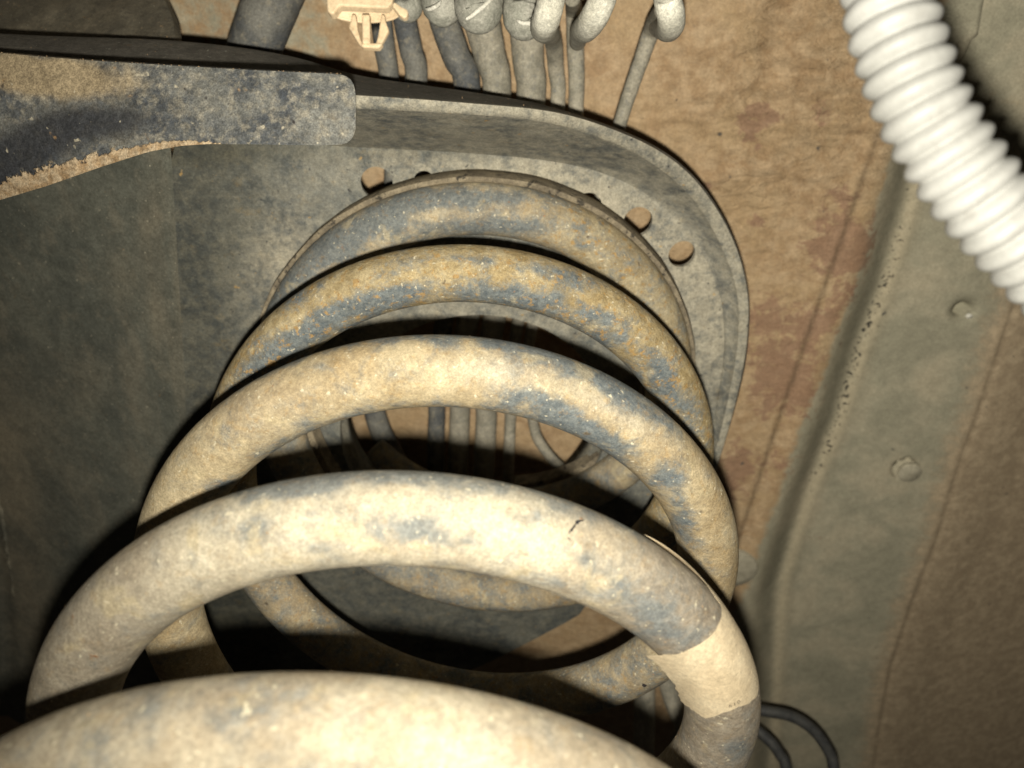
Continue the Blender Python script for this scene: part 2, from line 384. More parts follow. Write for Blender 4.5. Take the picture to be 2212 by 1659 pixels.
# ------------------------------------------------------------------ spring seat bracket
seat = empty('spring_seat_bracket', onplate(1100, 900), 'blue grey pressed steel bracket with round holes and curved rim above the coil spring', 'bracket')
base = [(-250, 290), (60, 295), (370, 300), (560, 305), (770, 318), (1000, 330), (1200, 350), (1330, 385), (1430, 445), (1510, 535), (1555, 640), (1564, 750), (1550, 860), (1527, 970), (1500, 1040)]
lipi = [(-250, 195), (60, 207), (370, 215), (560, 222), (770, 233), (1000, 245), (1180, 263), (1330, 310), (1430, 367), (1505, 439), (1562, 540), (1593, 640), (1593, 745), (1574, 855), (1548, 965), (1522, 1040)]
lipo = [(-250, 175), (60, 187), (370, 195), (560, 198), (770, 206), (1000, 222), (1200, 243), (1350, 290), (1452, 345), (1525, 418), (1584, 520), (1614, 630), (1613, 740), (1593, 850), (1564, 960), (1537, 1040)]
NR = 150
def smooth2(P): return resample(catmull(P, 10), NR)
b2, i2, o2 = smooth2(base), smooth2(lipi), smooth2(lipo)
f0_ = np.interp(370, o2[:40, 0], np.linspace(0, 1, NR)[:40]); sfr = np.clip((np.linspace(0, 1, NR)-f0_)/(1-f0_), 0, 1); hgt = 30*(1-sstep(sfr, .38, .76))+5
zb = np.array([zplane(*p) for p in b2]); zi = np.array([zplane(*p) for p in i2])-hgt; zo = np.array([zplane(*p) for p in o2])-hgt-.4
ringB = np.array([U(*p, z) for p, z in zip(b2, zb)]); ringI = np.array([U(*p, z) for p, z in zip(i2, zi)]); ringO = np.array([U(*p, z) for p, z in zip(o2, zo)])
# return face behind the lip
ret = smooth2([(-250, 60), (60, 78), (370, 90), (600, 119), (770, 165), (900, 185), (1050, 207), (1200, 236), (1352, 287), (1455, 342), (1529, 416), (1587, 519), (1617, 630), (1616, 741), (1596, 851), (1540, 1042)])
zr = zo+5+24*(1-sstep(sfr, .3, .62)); ringR = np.array([U(*p, z) for p, z in zip(ret, zr)])
# 2-D frame of the seat plane
pa = np.cross([0, 1., 0], PN); pa /= np.linalg.norm(pa); pb = np.cross(PN, pa); P0 = onplate(1106, 830)
def p2(X): d = np.asarray(X)-P0; return np.stack([d@pa, d@pb], -1)
def circ(u, v, r, n=28, ry=None):
    c = p2(onplate(u, v)); a_ = np.linspace(0, 2*np.pi, n, endpoint=False); return c+np.stack([r*np.cos(a_), (ry or r)*np.sin(a_)], 1)
crease = [(366, 1700), (404, 1500), (412, 1250), (408, 1000), (398, 800), (386, 600), (376, 430), (371, 345)]
tail = [(1470, 1062), (1400, 1090), (1330, 1215), (1250, 1330), (1160, 1378), (1070, 1424), (900, 1500), (700, 1590), (500, 1700)]
outl = np.vstack([p2(ringB[b2[:, 0] >= 369]), resample(p2(np.array([onplate(*p) for p in tail])), 40)[1:], resample(p2(np.array([onplate(*p) for p in crease])), 40)])
cx_ = p2(cp[-1]+PN*0+ez*0); axis_pt = cp[len(cp)//2]; k_ = (PC-axis_pt@PN)/(ez@PN); hc = p2(axis_pt+ez*k_)
a_ = np.linspace(0, 2*np.pi, 80, endpoint=False)
hq = p2(np.array([onplate(*p) for p in [(735, 937), (1284, 1013), (960, 688), (1165, 706)]]))
sol = np.linalg.lstsq(np.c_[2*hq, np.ones(4)], (hq**2).sum(1), rcond=None)[0]; oc = sol[:2]; orad = min(60., math.sqrt(sol[2]+oc@oc))
print('OPENING', oc-hc, orad)
big = oc+np.stack([orad*np.cos(a_), orad*np.sin(a_)], 1)
holes = [big, circ(814, 395, 5.3), circ(1378, 479, 5.3), circ(1473, 549, 5.0), circ(916, 391, 3.4), circ(1270, 447, 5.0)]
V2, F2 = sheet2d(outl, holes, 2.6)
rr = np.hypot(*(V2-hc).T); hh = 0*rr+.15*np.random.normal(0, .3, len(V2))
onb = np.hypot(*(V2[:, None]-outl[None]).transpose(2, 0, 1)).min(1) < .01; hh[onb] = 0
V3 = P0+V2[:, :1]*pa+V2[:, 1:]*pb+PN*hh[:, None]
uvp = proj(V3)
dst = np.clip(sum(k*blob(uvp, *b) for k, b in [(1., (1250, 430, 180, 70, 15)), (1., (1540, 700, 70, 180)), (.9, (1420, 560, 110, 80, 40)), (.6, (1000, 700, 300, 60)), (.5, (1050, 370, 200, 30)), (.55, (580, 560, 60, 120, 30)), (.7, (640, 560, 50, 60)), (.4, (850, 350, 120, 40))]), 0, 1)
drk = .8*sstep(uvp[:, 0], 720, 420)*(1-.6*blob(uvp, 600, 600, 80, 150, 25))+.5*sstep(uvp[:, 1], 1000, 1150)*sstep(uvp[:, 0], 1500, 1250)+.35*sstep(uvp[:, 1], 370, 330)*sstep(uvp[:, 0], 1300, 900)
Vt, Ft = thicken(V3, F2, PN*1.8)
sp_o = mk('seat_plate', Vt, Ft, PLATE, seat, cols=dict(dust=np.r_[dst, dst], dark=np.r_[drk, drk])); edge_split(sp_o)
f1 = .82*ringB+.18*ringI; f1 = f1+PN*1.2
V, F = loft([ringB, f1, .5*ringB+.5*ringI+PN*.8, ringI+np.array([0, 0, .8]), ringI, .5*(ringI+ringO)-PN*.5, ringO, ringO+PN*1.4])
uvq = proj(V)
fo = mk('rim_flange', V, F, PLATE, seat, cols=dict(dust=np.r_[np.full(4*NR, .45), np.full(4*NR, .75)], dark=np.zeros(len(V)))); edge_split(fo, 50)
V, F = loft([ringO+PN*1.3, .5*ringO+.5*ringR+np.array([0, -.5, 0]), ringR, ringR+PN*3])
mk('flange_return', V, F, RETURN, seat)
# turned-back wall of the centre opening
c3 = lambda P: P0+P[:, :1]*pa+P[:, 1:]*pb
r0 = c3(big)+PN*6.1; r1 = c3(oc+(big-oc)*.97)+PN*7.0; r2 = r1+PN*13; r3 = c3(oc+(big-oc)*.985)+PN*20
V, F = loft([c3(big)+PN*1.9, r0, r1, r2, r3], closed=True)
mk('opening_collar', V, F, PLATE, seat, cols=dict(dust=np.full(len(V), .4), dark=np.full(len(V), .2)))
# side panel folded back from the crease
cr3 = resample(catmull(np.array([onplate(*p) for p in crease+[(366, 300), (360, 150)]]), 8), 60)
back = -pa*math.cos(math.radians(24))+PN*math.sin(math.radians(24))
rings = [cr3+PN*.0]
for i in range(1, 60):
    d = i*4.0; bump = np.array([1.6*math.exp(-((d-128)/4)**2)-1.2*math.exp(-((d-120)/3)**2)])
    rings.append(cr3+back*d-PN*bump[0]-PN*(.9*math.exp(-(d/3.)**2)))
V, F = loft(rings)
uvs = proj(V)
sdust = np.clip(sum(k*blob(uvs, *b) for k, b in [(.9, (30, 1180, 70, 330, -6)), (.5, (0, 950, 120, 160)), (.8, (325, 500, 22, 90, 4)), (.6, (340, 680, 16, 110, -4)), (.5, (260, 600, 30, 60)), (.5, (290, 1000, 16, 40)), (.5, (180, 820, 60, 60)), (.55, (388, 640, 10, 220, 0)), (.5, (90, 1400, 50, 200, -8))]), 0, 1)
side = mk('side_panel', V, F, SIDE, seat, cols=dict(dust=sdust))
sn = np.cross(back, onplate(374, 430)-onplate(412, 1250)); sn /= np.linalg.norm(sn); s0 = onplate(398, 800)
def onside(u, v, h=0.): d = U(u, v, 1.); return d*((s0@sn)/(d@sn))
bead = catmull(np.array([onside(*p) for p in [(-60, 760), (-30, 950), (4, 1110), (24, 1220), (40, 1330), (56, 1440), (64, 1540), (70, 1660)]]), 14)
bead += np.random.RandomState(5).normal(0, .25, bead.shape)
V, F = tube(bead, 1.5+.5*np.sin(np.arange(len(bead))*1.7)*np.random.RandomState(6).uniform(.3, 1, len(bead)), 10)
sub(side, 'weld_bead', V, F, SIDE, cols=dict(dust=np.full(len(V), .8)))

# ------------------------------------------------------------------ coil spring
spring = empty('coil_spring', helix(-.9)[1][0], 'thick steel coil spring with flaking blue grey paint and tan dust in the centre', 'spring')
T_ = np.linspace(-.95, 4.62, 900); C_, cc_, rad_ = helix(T_)
# closed upper end: the last bit lies flat on the turn below
SEG = 56
V, F = tube(C_, RW+.9*sstep(T_, 3.45, 3.75), SEG)
tt = np.repeat(T_, SEG); uv = proj(V); turn = np.round(tt)+1; up_ = (np.abs(tt-np.round(tt)) < .3)
def turnblobs(k, L): 
    m = (turn == k) & up_; return m*np.clip(sum(w_*blob(uv, *b) for w_, b in L), 0, 1.2)
blue = turnblobs(2, [(.8, (640, 1060, 110, 22, -8)), (.75, (870, 1145, 90, 30)), (.6, (1010, 1175, 60, 22, 10)), (.4, (730, 1110, 60, 25)), (.8, (1400, 1325, 80, 34, 35)), (.55, (1270, 1215, 60, 25, 25)), (.6, (690, 1180, 60, 18)), (.5, (860, 1030, 80, 14)), (.5, (560, 1140, 50, 30)), (.6, (1130, 1120, 40, 20)), (.5, (1590, 1620, 30, 20)), (.35, (1200, 1250, 80, 20, 20))])
blue += turnblobs(3, [(.9, (1190, 775, 120, 26, 14)), (1.1, (1340, 850, 110, 30, 32)), (.8, (1120, 855, 60, 22)), (1.1, (1270, 930, 120, 30, 24)), (.6, (1060, 745, 60, 14)), (.8, (1475, 1110, 28, 70)), (.7, (1440, 1040, 40, 30)), (.5, (640, 955, 90, 16, -22)), (.4, (480, 1050, 60, 22, -30)), (.5, (960, 745, 30, 15)), (.7, (1210, 880, 40, 40)), (.5, (1520, 1200, 30, 40))])
blue += turnblobs(4, [(.9, (850, 640, 70, 20, -14)), (.95, (700, 690, 90, 22, -28)), (.9, (560, 800, 70, 40, -50)), (.55, (1170, 585, 120, 14, 8)), (.5, (1000, 560, 100, 10)), (.7, (1310, 690, 60, 18, 30)), (.7, (1430, 800, 24, 50, -25)), (.6, (1120, 640, 100, 10, 5)), (.6, (640, 640, 40, 16, -30)), (.5, (1230, 620, 50, 20))])
blue += turnblobs(5, [(.8, (800, 490, 90, 26, -28)), (.8, (1000, 430, 120, 14)), (.75, (1060, 490, 160, 14)), (.8, (700, 550, 60, 30, -40)), (.8, (620, 630, 30, 60, 30)), (.5, (900, 440, 60, 20))])
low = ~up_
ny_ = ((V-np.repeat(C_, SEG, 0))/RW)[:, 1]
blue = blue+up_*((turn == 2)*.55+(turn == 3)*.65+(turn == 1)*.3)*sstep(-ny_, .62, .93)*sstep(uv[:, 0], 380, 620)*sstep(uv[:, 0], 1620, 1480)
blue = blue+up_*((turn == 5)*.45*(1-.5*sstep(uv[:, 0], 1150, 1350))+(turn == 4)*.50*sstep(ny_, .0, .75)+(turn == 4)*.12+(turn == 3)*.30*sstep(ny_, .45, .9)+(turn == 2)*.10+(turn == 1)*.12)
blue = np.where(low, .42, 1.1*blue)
blue = np.where((turn <= 1) & up_, .12, blue)
och = (turn == 4)*.9*up_+(turn == 5)*up_*np.clip(.15+sstep(uv[:, 0], 1080, 1300), 0, 1)+(turn == 3)*.2*up_+low*.35
pale = (turn <= 1)*.65+(turn == 2)*(.75)+(turn == 3)*np.clip(.75*blob(uv, 1090, 800, 110, 40)+.7*blob(uv, 1330, 890, 130, 22, 30)+.3*blob(uv, 550, 880, 150, 80), 0, 1)+(turn == 5)*.3
brn_ = np.clip((turn == 2)*(.95*sstep(uv[:, 0], 1250, 1450)+.65*sstep(uv[:, 0], 480, 200)), 0, 1)+.3*low+.22*(turn <= 1)
coil = mk('coil', V, F, COIL, spring, cols=dict(blue=blue, ochre=och, pale=np.clip(pale, 0, 1), brown=brn_))

# paper tape round the second turn, torn along its inner edge
def wire_frame(t):
    C, c, r = helix(t); d = .001; T = (helix(t+d)[0]-helix(t-d)[0])[0]; T /= np.linalg.norm(T); C = C[0]
    vd = -C/np.linalg.norm(C); vd = vd-T*(vd@T); vd /= np.linalg.norm(vd); sd = np.cross(T, vd)
    if sd@r[0] < 0: sd = -sd
    return C, T, vd, sd                                    # sd points to the outer side of the coil
def on_wire(u, v, turn_t, r=RW+.45, span=.12):
    """the point of the wire surface (near side) seen at an image place"""
    o_ = U(u, v, 1.); o_ /= np.linalg.norm(o_); best = None
    ps = np.linspace(-1.5, 1.5, 90)
    for t in np.linspace(turn_t-span, turn_t+span, 160):
        C, T, vd, sd = wire_frame(t)
        X = C+r*(np.cos(ps)[:, None]*vd-np.sin(ps)[:, None]*sd); e = np.linalg.norm(np.cross(X, o_), axis=1); k = e.argmin()
        if best is None or e[k] < best[0]: best = (e[k], X[k], t, ps[k])
    return best[1:]
rs = np.random.RandomState(8); NPH, NT_ = 64, 26
jag = np.convolve(rs.normal(0, 1, NPH+8), np.ones(3)/3, 'same')
def border(pts):
    q = sorted([on_wire(u, v, 1.18)[1:][::-1] for u, v in pts]); return np.degrees([x[0] for x in q]), np.array([x[1] for x in q])
bu = border([(1563, 1305), (1558, 1344), (1523, 1390), (1485, 1409), (1436, 1420)]); bl_ = border([(1652, 1462), (1637, 1507), (1599, 1531), (1560, 1545), (1516, 1553)])
print('TAPE', bu, bl_)
jag2 = rs.normal(0, 1, 40)
Vt = []
rows = [(ph, 0.) for ph in np.linspace(-112, 52, 50)]+[(52., x) for x in np.linspace(.07, 1, 14)]
NPH = len(rows)
for i, (ph, fl_) in enumerate(rows):          # degrees, negative = outer side, positive = inner side
    pe = ph+fl_*26
    t0 = np.interp(pe, *bu); t1 = np.interp(pe, *bl_)
    if ph < bu[0][0]: t0 -= .0008*(bu[0][0]-ph)
    t0 += .0004*jag[i]; t1 += .0008*jag[i+3]
    for j in range(NT_):
        f = j/(NT_-1); t = t0+(t1-t0)*f; C, T, vd, sd = wire_frame(t); p = math.radians(ph)
        lift = (-70-ph)/35*.9*max(0, 1-f*2.2) if ph < -70 else 0.
        X = C+(math.cos(p)*vd-math.sin(p)*sd)*(RW+.05+lift)
        if fl_:
            Lf = (4.7-1.6*f+.45*jag[j+9]+.12*jag2[j])*fl_
            X = X+(-math.sin(p)*vd*.9-math.cos(p)*sd)*Lf
        Vt.append(X)
Vt = np.array(Vt).reshape(NPH, NT_, 3)
ct = np.array([wire_frame(x)[0] for x in (1.19,)])[0]
Vf, Ff = loft(list(Vt))
off = np.array([v-ct for v in Vf]); off = off/np.linalg.norm(off, axis=1)[:, None]*-.14
Vf, Ff = thicken(Vf, Ff, off)
tape = mk('tape_wrap', Vf, Ff, TAPE, spring); edge_split(tape, 50); tape['label'] = 'cream paper tape torn along its inner edge'
# faded number stamped on the tape
def text_mesh(body, size):
    c = bpy.data.curves.new('txt', 'FONT'); c.body = body; c.size = size; c.align_x = 'CENTER'; c.align_y = 'CENTER'; c.space_character = 1.25
    o = bpy.data.objects.new('txt', c); sc.collection.objects.link(o); dg = bpy.context.evaluated_depsgraph_get()
    m = o.evaluated_get(dg).to_mesh(); bm = bmesh.new(); bm.from_mesh(m)
    bmesh.ops.triangulate(bm, faces=bm.faces[:]); bmesh.ops.subdivide_edges(bm, edges=bm.edges[:], cuts=1)
    V = np.array([v.co[:] for v in bm.verts]); F = [tuple(v.index for v in f.verts) for f in bm.faces]; bm.free()
    o.evaluated_get(dg).to_mesh_clear(); bpy.data.objects.remove(o); bpy.data.curves.remove(c); return V, F
tv, tf = text_mesh('610', 1.45)
X, t_, p_ = on_wire(1590, 1526, 1.21)
C, Tg, vd, sd = wire_frame(t_); nrm = math.cos(p_)*vd-math.sin(p_)*sd
right = U(1600, 1521, 134)-U(1582, 1528, 134); right -= nrm*(right@nrm); right /= np.linalg.norm(right); upv = np.cross(nrm, right)
if upv[1] > 0: upv = -upv
NV = []
for x, y, _ in tv:
    q = X+right*x+upv*y; rel = q-C; ax_ = rel@Tg; rr_ = rel-Tg*ax_; q = C+Tg*ax_+rr_/np.linalg.norm(rr_)*(RW+.085); NV.append(q)
sub(tape, 'printed_number', np.array(NV), tf, INK, flip=True)
# dark chips in the paint
def chip(name, pts, wdt, t0, r=RW):
    P = np.array([on_wire(u, v, t0, r)[0] for u, v in pts]); P = catmull(P, 5); n = len(P)
    ws = wdt*np.sin(np.linspace(.15, np.pi-.15, n))*(1+.35*rs.normal(0, 1, n))*.5
    Vc, Fc = tube(P, np.abs(ws)+.03, 8); return sub(coil, name, Vc, Fc, BLACKCHIP)
chip('paint_chip', [(1226, 1152), (1236, 1138), (1250, 1127), (1266, 1124)], .42, 1.06)
chip('paint_chip', [(1228, 1160), (1231, 1168)], .18, 1.06)
chip('paint_chip', [(1381, 1474), (1389, 1476), (1397, 1473)], 2.0, 2.36, RW-.75)

# ------------------------------------------------------------------ rubber isolator
ti = np.linspace(3.66, 4.46, 140); Ci, ci, ri = helix(ti)
secI = [(-9, 5.5), (6.2, 4.0), (8.6, 1.6), (9.9, 1.8), (10.3, 4), (10.1, 11), (9.4, 12.2), (-9, 12.2)]
rings = []
jr = np.convolve(rs.normal(0, 1, 148), np.ones(5)/5, 'same')
for (a1, b1) in secI:
    k = (a1 > 0)
    rings.append(Ci+ri*(a1+k*.25*jr[:140, None])+ez*(b1+k*.2*jr[5:145, None]))
V, F = loft(rings+[rings[0]])
iso = tag(mk('spring_isolator', V, F, RUBBER, flip=False), 'cracked dusty rubber pad ring between the top coil and the seat bracket', 'rubber pad'); edge_split(iso, 60)

# ------------------------------------------------------------------ support arm (flat bar, upper left)
def mat_arm():
    M = NT('arm_paint', .7, .3); n1 = M.noise(80, 6, .65, .4); n2 = M.noise(420, 5, .65); n3 = M.noise(1500, 3, .6)
    c = M.mix(M.step(n1, .37, .63), (.055, .062, .072), (.17, .17, .155)); c = M.mix(M.step(n2, .45, .68, 0, .65), c, (.32, .29, .225))
    c = M.mix(M.step(M.math('MULTIPLY_ADD', M.math('SUBTRACT', n1, .5), .9, M.attr('tan')), .35, .7, 0, .85), c, (.36, .28, .17))
    k = M.math('MULTIPLY_ADD', M.math('SUBTRACT', n1, .5), 1.2, M.attr('black')); k = M.math('MULTIPLY_ADD', M.math('SUBTRACT', n2, .5), .8, k); c = M.mix(M.step(k, .15, .9, 0, .9), c, (.03, .032, .038))
    c, f = specks(M, c, 190, .2, (.40, .25, .12), .3)
    c, f2 = specks(M, c, 520, .2, (.42, .38, .29), .35, 4.)
    r = M.math('MULTIPLY_ADD', M.math('SUBTRACT', n2, .5), 1.5, M.attr('rust'))
    rc = M.mix(M.step(n2, .35, .65), (.33, .225, .125), (.50, .395, .265)); rm = M.step(r, .42, .55); c = M.mix(rm, c, rc)
    c, f3 = specks(M, c, 330, .3, (.03, .025, .025), .25, 9.)
    M.col(grain(M, c, 1.)); M.bump(M.noise(800, 6, .7), .4, .0006); M.bump(rm, .7, .001); M.bump(n2, .3, .001); return M.m
ARM = mat_arm()
top = [(-260, 92), (-100, 105), (40, 118), (200, 131), (380, 142), (560, 152), (728, 160)]
corner1 = [(745, 163), (757, 171), (765, 184)]; right_ = [(768, 200), (769, 240), (768, 278)]
corner2 = [(764, 294), (755, 306), (742, 312)]; bot = [(700, 314), (560, 312), (450, 311), (390, 315), (320, 328), (220, 360), (100, 402), (0, 432), (-120, 480), (-260, 540)]
oa = np.array(top+corner1+right_+corner2+bot, float); oa = np.vstack([resample(np.vstack([oa, oa[:1]]), 220)[:-1]])
V2, F2 = sheet2d(oa, [], 13.)
def zarm(u, v):
    s = np.clip((560-u)/560, 0, 2); cv = np.clip((v-(170+.10*u*0))/260, 0, 1.5)
    return 160+7*s+9*(np.clip((420-u)/420, 0, 1.6)**1.5)*cv**1.7
V3 = np.array([U(u, v, zarm(u, v)) for u, v in V2]); uvp = V2
bl = oa[[i for i in range(len(oa))]]
botl = np.array(bot, float); db = np.abs(seg_dist(V2, botl))
u0 = V2[:, 0]
attr_ = dict(rust=np.clip(sstep(db, 14+np.clip((440-u0)*.17, 0, 60), 2)*sstep(u0, 480, 380)*1.05+.5*sstep(db, 5, 0)*sstep(u0, 600, 450), 0, 1.2),
             black=np.clip(1.0*blob(V2, 40, 330, 200, 60, -20)+.7*blob(V2, 20, 385, 70, 40)+.55*blob(V2, 260, 262, 160, 36), 0, 1.2),
             tan=np.clip(.9*blob(V2, 60, 160, 200, 40, 6)+.25, 0, 1))
Vt, Ft = thicken(V3, F2, V3/np.linalg.norm(V3, axis=1)[:, None]*2.6+np.array([-.15, -.3, 0]))
arm = mk('support_arm', Vt, Ft, ARM, cols={k: np.r_[a, a] for k, a in attr_.items()})
edge_split(arm, 50)
tag(arm, 'flat blue grey steel bar with rounded end and rust flaking along its lower edge', 'steel bar')

# ------------------------------------------------------------------ dark frame panel at the upper left corner
fp2 = np.array([(-330, -700), (345, -700), (350, -40), (352, -8), (362, 12), (373, 38), (377, 66), (380, 93), (330, 100), (200, 112), (-330, 130)], float)
V2, F2 = sheet2d(resample(np.vstack([fp2, fp2[:1]]), 160)[:-1], [], 14.)
hbp = np.random.RandomState(3)
hz = np.zeros(len(V2))
for _ in range(46):
    u, v = hbp.uniform(0, 350), hbp.uniform(0, 105); r = hbp.choice([5, 7, 9, 12, 16]); hz += blob(V2, u, v, r, r)*r*.09
hz += 2.5*blob(V2, 240, 45, 28, 50, 25)
V3 = np.array([U(u, v, 232+.045*(300-u)+.22*(100-v)-q) for (u, v), q in zip(V2, hz)])
Vt, Ft = thicken(V3, F2, np.array([0, 0, 1.])*5)
fpn = tag(mk('frame_panel', Vt, Ft, FRAME), 'dark mud spattered sheet metal panel above the flat bar at the corner', 'metal panel'); edge_split(fpn, 50)

# ------------------------------------------------------------------ pipes behind the bracket
PZ = 322*ez[2]
def onpipe(u, v, dz=0.): d = np.array([(u-IMW/2)/FPX, (v-IMH/2)/FPX, 1.]); return d*(PZ/(FN@d))+np.array([0, 0, dz])
GP = 'pipes running behind the seat bracket'
def pipe(name, pts, wpx, mat, label, cat='pipe', group=GP, n=10, seg=20, white=None):
    P = []; R = []
    for i, p in enumerate(pts):
        u, v = p[0], p[1]; X = onpipe(u, v) if len(p) == 2 else U(u, v, p[2]); P.append(X)
        wp = wpx[i] if isinstance(wpx, (list, tuple)) else wpx; R.append(wp/2*X[2]/FPX)
    D = catmull(np.c_[np.array(P), np.array(R)], n)
    V, F = tube(D[:, :3], np.maximum(D[:, 3], .3), seg, wob=.04)
    return mk(name, V, F, mat)
tag(pipe('hose', [(815, -60), (822, 30), (832, 110), (840, 165), (850, 320), (850, 480)], [46, 46, 45, 43, 42, 42], PIPEB, ''), 'dark grey hose seen just below the beige clip, leftmost of the row', 'hose', GP)
tag(pipe('hose', [(858, -70), (872, 30), (888, 110), (899, 178), (880, 420), (800, 760), (812, 900), (850, 985), (910, 1100)], [52, 51, 50, 49, 46, 46, 46, 46, 46], PIPEB, ''), 'blue black hose between the beige clip and the thick grey pipes', 'hose', GP)
tag(pipe('hose', [(935, -70), (958, 40), (985, 120), (1009, 190), (1000, 420), (950, 760), (943, 920), (940, 1100)], [66, 64, 61, 58, 50, 38, 37, 37], PIPEB, ''), 'thick blue black hose leaning right, beside the thickest dusty pipe', 'hose', GP)
tag(pipe('pipe', [(1020, -70), (1040, 40), (1058, 120), (1074, 200), (1060, 420), (1000, 760), (993, 920), (985, 1100)], [84, 80, 70, 62, 56, 46, 44, 44], PIPE, ''), 'thickest dusty grey pipe under the white rimmed sleeve', 'pipe', GP)
tag(pipe('pipe', [(1130, -70), (1137, 60), (1142, 140), (1147, 212), (1120, 420), (1056, 760), (1050, 920), (1040, 1100)], [76, 74, 68, 64, 56, 48, 46, 46], PIPE, ''), 'wide dusty grey pipe just left of the thin white ended pipes', 'pipe', GP)
PW = dict(n=12)
def white_pipe(bits, label):
    root = empty('brake_pipe', U(*bits['low'][0], 250) if len(bits['low'][0]) == 2 else U(*bits['low'][0]), label, 'pipe', GP)
    for nm, key, wk, mt in (('grey_length', 'low', 'wl', PIPE), ('white_elbow', 'top', 'wt', PIPEW)):
        P = [onpipe(*p) if len(p) == 2 else U(*p) for p in bits[key]]; R = [w_/2*X[2]/FPX for w_, X in zip(bits[wk], P)]
        D = catmull(np.c_[np.array(P), np.array(R)], 10); V, F = tube(D[:, :3], np.maximum(D[:, 3], .3), 20, wob=.04); mk(nm, V, F, mt, root)
white_pipe(dict(low=[(1180, 62, 215), (1190, 74, 232), (1197, 100, 243), (1201, 150), (1205, 226), (1180, 420), (1108, 760), (1102, 920), (1095, 1080)], wl=[40, 39, 38, 35, 32, 30, 26, 25, 25],
    top=[(1235, -700, 170), (1205, -120, 170), (1194, -20, 172), (1182, 35, 176), (1174, 58, 186), (1180, 66, 205), (1190, 74, 228)], wt=[60, 60, 60, 60, 58, 52, 42]), 'thin grey pipe with a white elbow, leftmost of the three white ended pipes')
white_pipe(dict(low=[(1236, -6, 225), (1240, 20, 243), (1242, 60), (1243, 100), (1244, 236), (1220, 420), (1140, 760), (1150, 900), (1172, 965), (1238, 1035), (1330, 1110)], wl=[34, 36, 38, 38, 33, 31, 24, 23, 23, 23, 23],
    top=[(1560, -700, 165), (1340, -130, 165), (1304, -10, 170), (1283, 38, 176), (1266, 60, 188), (1254, 70, 212), (1248, 90, 240)], wt=[60, 60, 60, 60, 56, 46, 36]), 'thin grey pipe with a slanting white elbow, middle of the three white ended pipes')
white_pipe(dict(low=[(1432, 20, 220), (1418, 40, 235), (1406, 70, 246), (1385, 130), (1338, 270), (1300, 420), (1280, 600)], wl=[36, 37, 37, 34, 30, 29, 28],
    top=[(1380, -700, 165), (1428, -120, 165), (1441, -10, 170), (1450, 40, 176), (1446, 60, 190), (1434, 62, 212), (1420, 60, 236)], wt=[62, 62, 60, 60, 56, 46, 36]), 'thin grey pipe leaning left with a white elbow, rightmost of the row')
# holder the thick pipes pass through
hold = empty('pipe_holder', U(1000, 0, 215), 'grey plastic pipe holder with worn white rims at the top edge', 'holder')
for (u0, u1, vb, w_, z_) in [(872, 880, 20, 66, 214), (945, 955, 22, 82, 212), (1030, 1034, 26, 104, 206), (1126, 1132, 48, 88, 208)]:
    P = np.array([U(u0-60, -700, z_), U(u0, -60, z_), U((u0+u1)/2, vb-22, z_), U(u1, vb-8, z_+.2), U(u1, vb-4, z_+.6), U(u1, vb-3, z_+2)]); R = np.array([1., 1, 1, 1, .95, .7])*w_/2*z_/FPX
    D = catmull(np.c_[P, R], 8); V, F = tube(D[:, :3], D[:, 3], 24, wob=.03); mk('sleeve', V, F, HOLD, hold)
for (u, v, ru, tl, z_) in [(936, 11, 15, -8, 203), (1037, 14, 31, -14, 199), (1138, 45, 22, 2, 201), (1000, 16, 9, 0, 205)]:
    aa = np.linspace(-.1*np.pi, 1.0*np.pi, 14); pts = [(u+ru*math.cos(x), v+tl*.06*ru*math.cos(x)+6*math.sin(x)) for x in aa]
    P = np.array([U(a1, b1, z_+1.2*abs(math.cos(x))) for (a1, b1), x in zip(pts, aa)])
    V, F = tube(P, .55*np.sin(np.linspace(.3, np.pi-.3, 14))+.12, 8, wob=.05); mk('worn_rim', V, F, WORN_GLINT, hold)

# fat tube left of the clip
tb = pipe('tube', [(850, -700, 250), (640, -120, 250), (605, -40, 250), (566, 60, 252), (545, 118, 258), (520, 200, 268)], [122, 120, 118, 112, 108, 100], PIPEB, '')
tag(tb, 'short fat blue black tube slanting behind the end of the flat bar', 'tube')

# ------------------------------------------------------------------ push-in retaining clip
def c4(x, y): return (658+.1984*x, .1984*y)
clip = empty('retaining_clip', U(797, 20, 128), 'beige plastic push-in clip with barbed prong hanging at the top edge', 'clip')
def prism(poly, z, th, mat, name, parent, bev=.0003):
    n = len(poly); A = [U(u, v, z) for u, v in poly]; B = [np.array(U(u, v, z))+np.array([0, 0, th]) for u, v in poly]
    F = [tuple(range(n)), tuple(range(2*n-1, n-1, -1))]+[(i, i+n, (i+1) % n+n, (i+1) % n) for i in range(n)]
    o = mk(name, np.array(A+B), F, mat, parent, smooth=False)
    bm = bmesh.new(); bm.from_mesh(o.data); bmesh.ops.recalc_face_normals(bm, faces=bm.faces[:]); bm.to_mesh(o.data); bm.free()
    bevel(o, bev); return o
prism([c4(*p) for p in [(515, 150), (505, 200), (478, 295), (530, 380), (598, 492), (640, 500), (612, 430), (580, 330), (555, 150)]], 126.5, 1.2, CLIP, 'prong_wing', clip)
prism([c4(*p) for p in [(622, 150), (626, 470), (715, 478), (706, 150)]], 125.6, 1.6, CLIP, 'prong_shaft', clip)
prism([c4(*p) for p in [(838, 150), (872, 160), (882, 230), (918, 325), (870, 420), (815, 512), (765, 500), (795, 400), (818, 260)]], 126.5, 1.2, CLIP, 'prong_wing', clip)
prism([c4(*p) for p in [(598, 470), (850, 462), (815, 514), (790, 520), (625, 512)]], 125.9, 1.6, CLIP, 'prong_tip', clip)
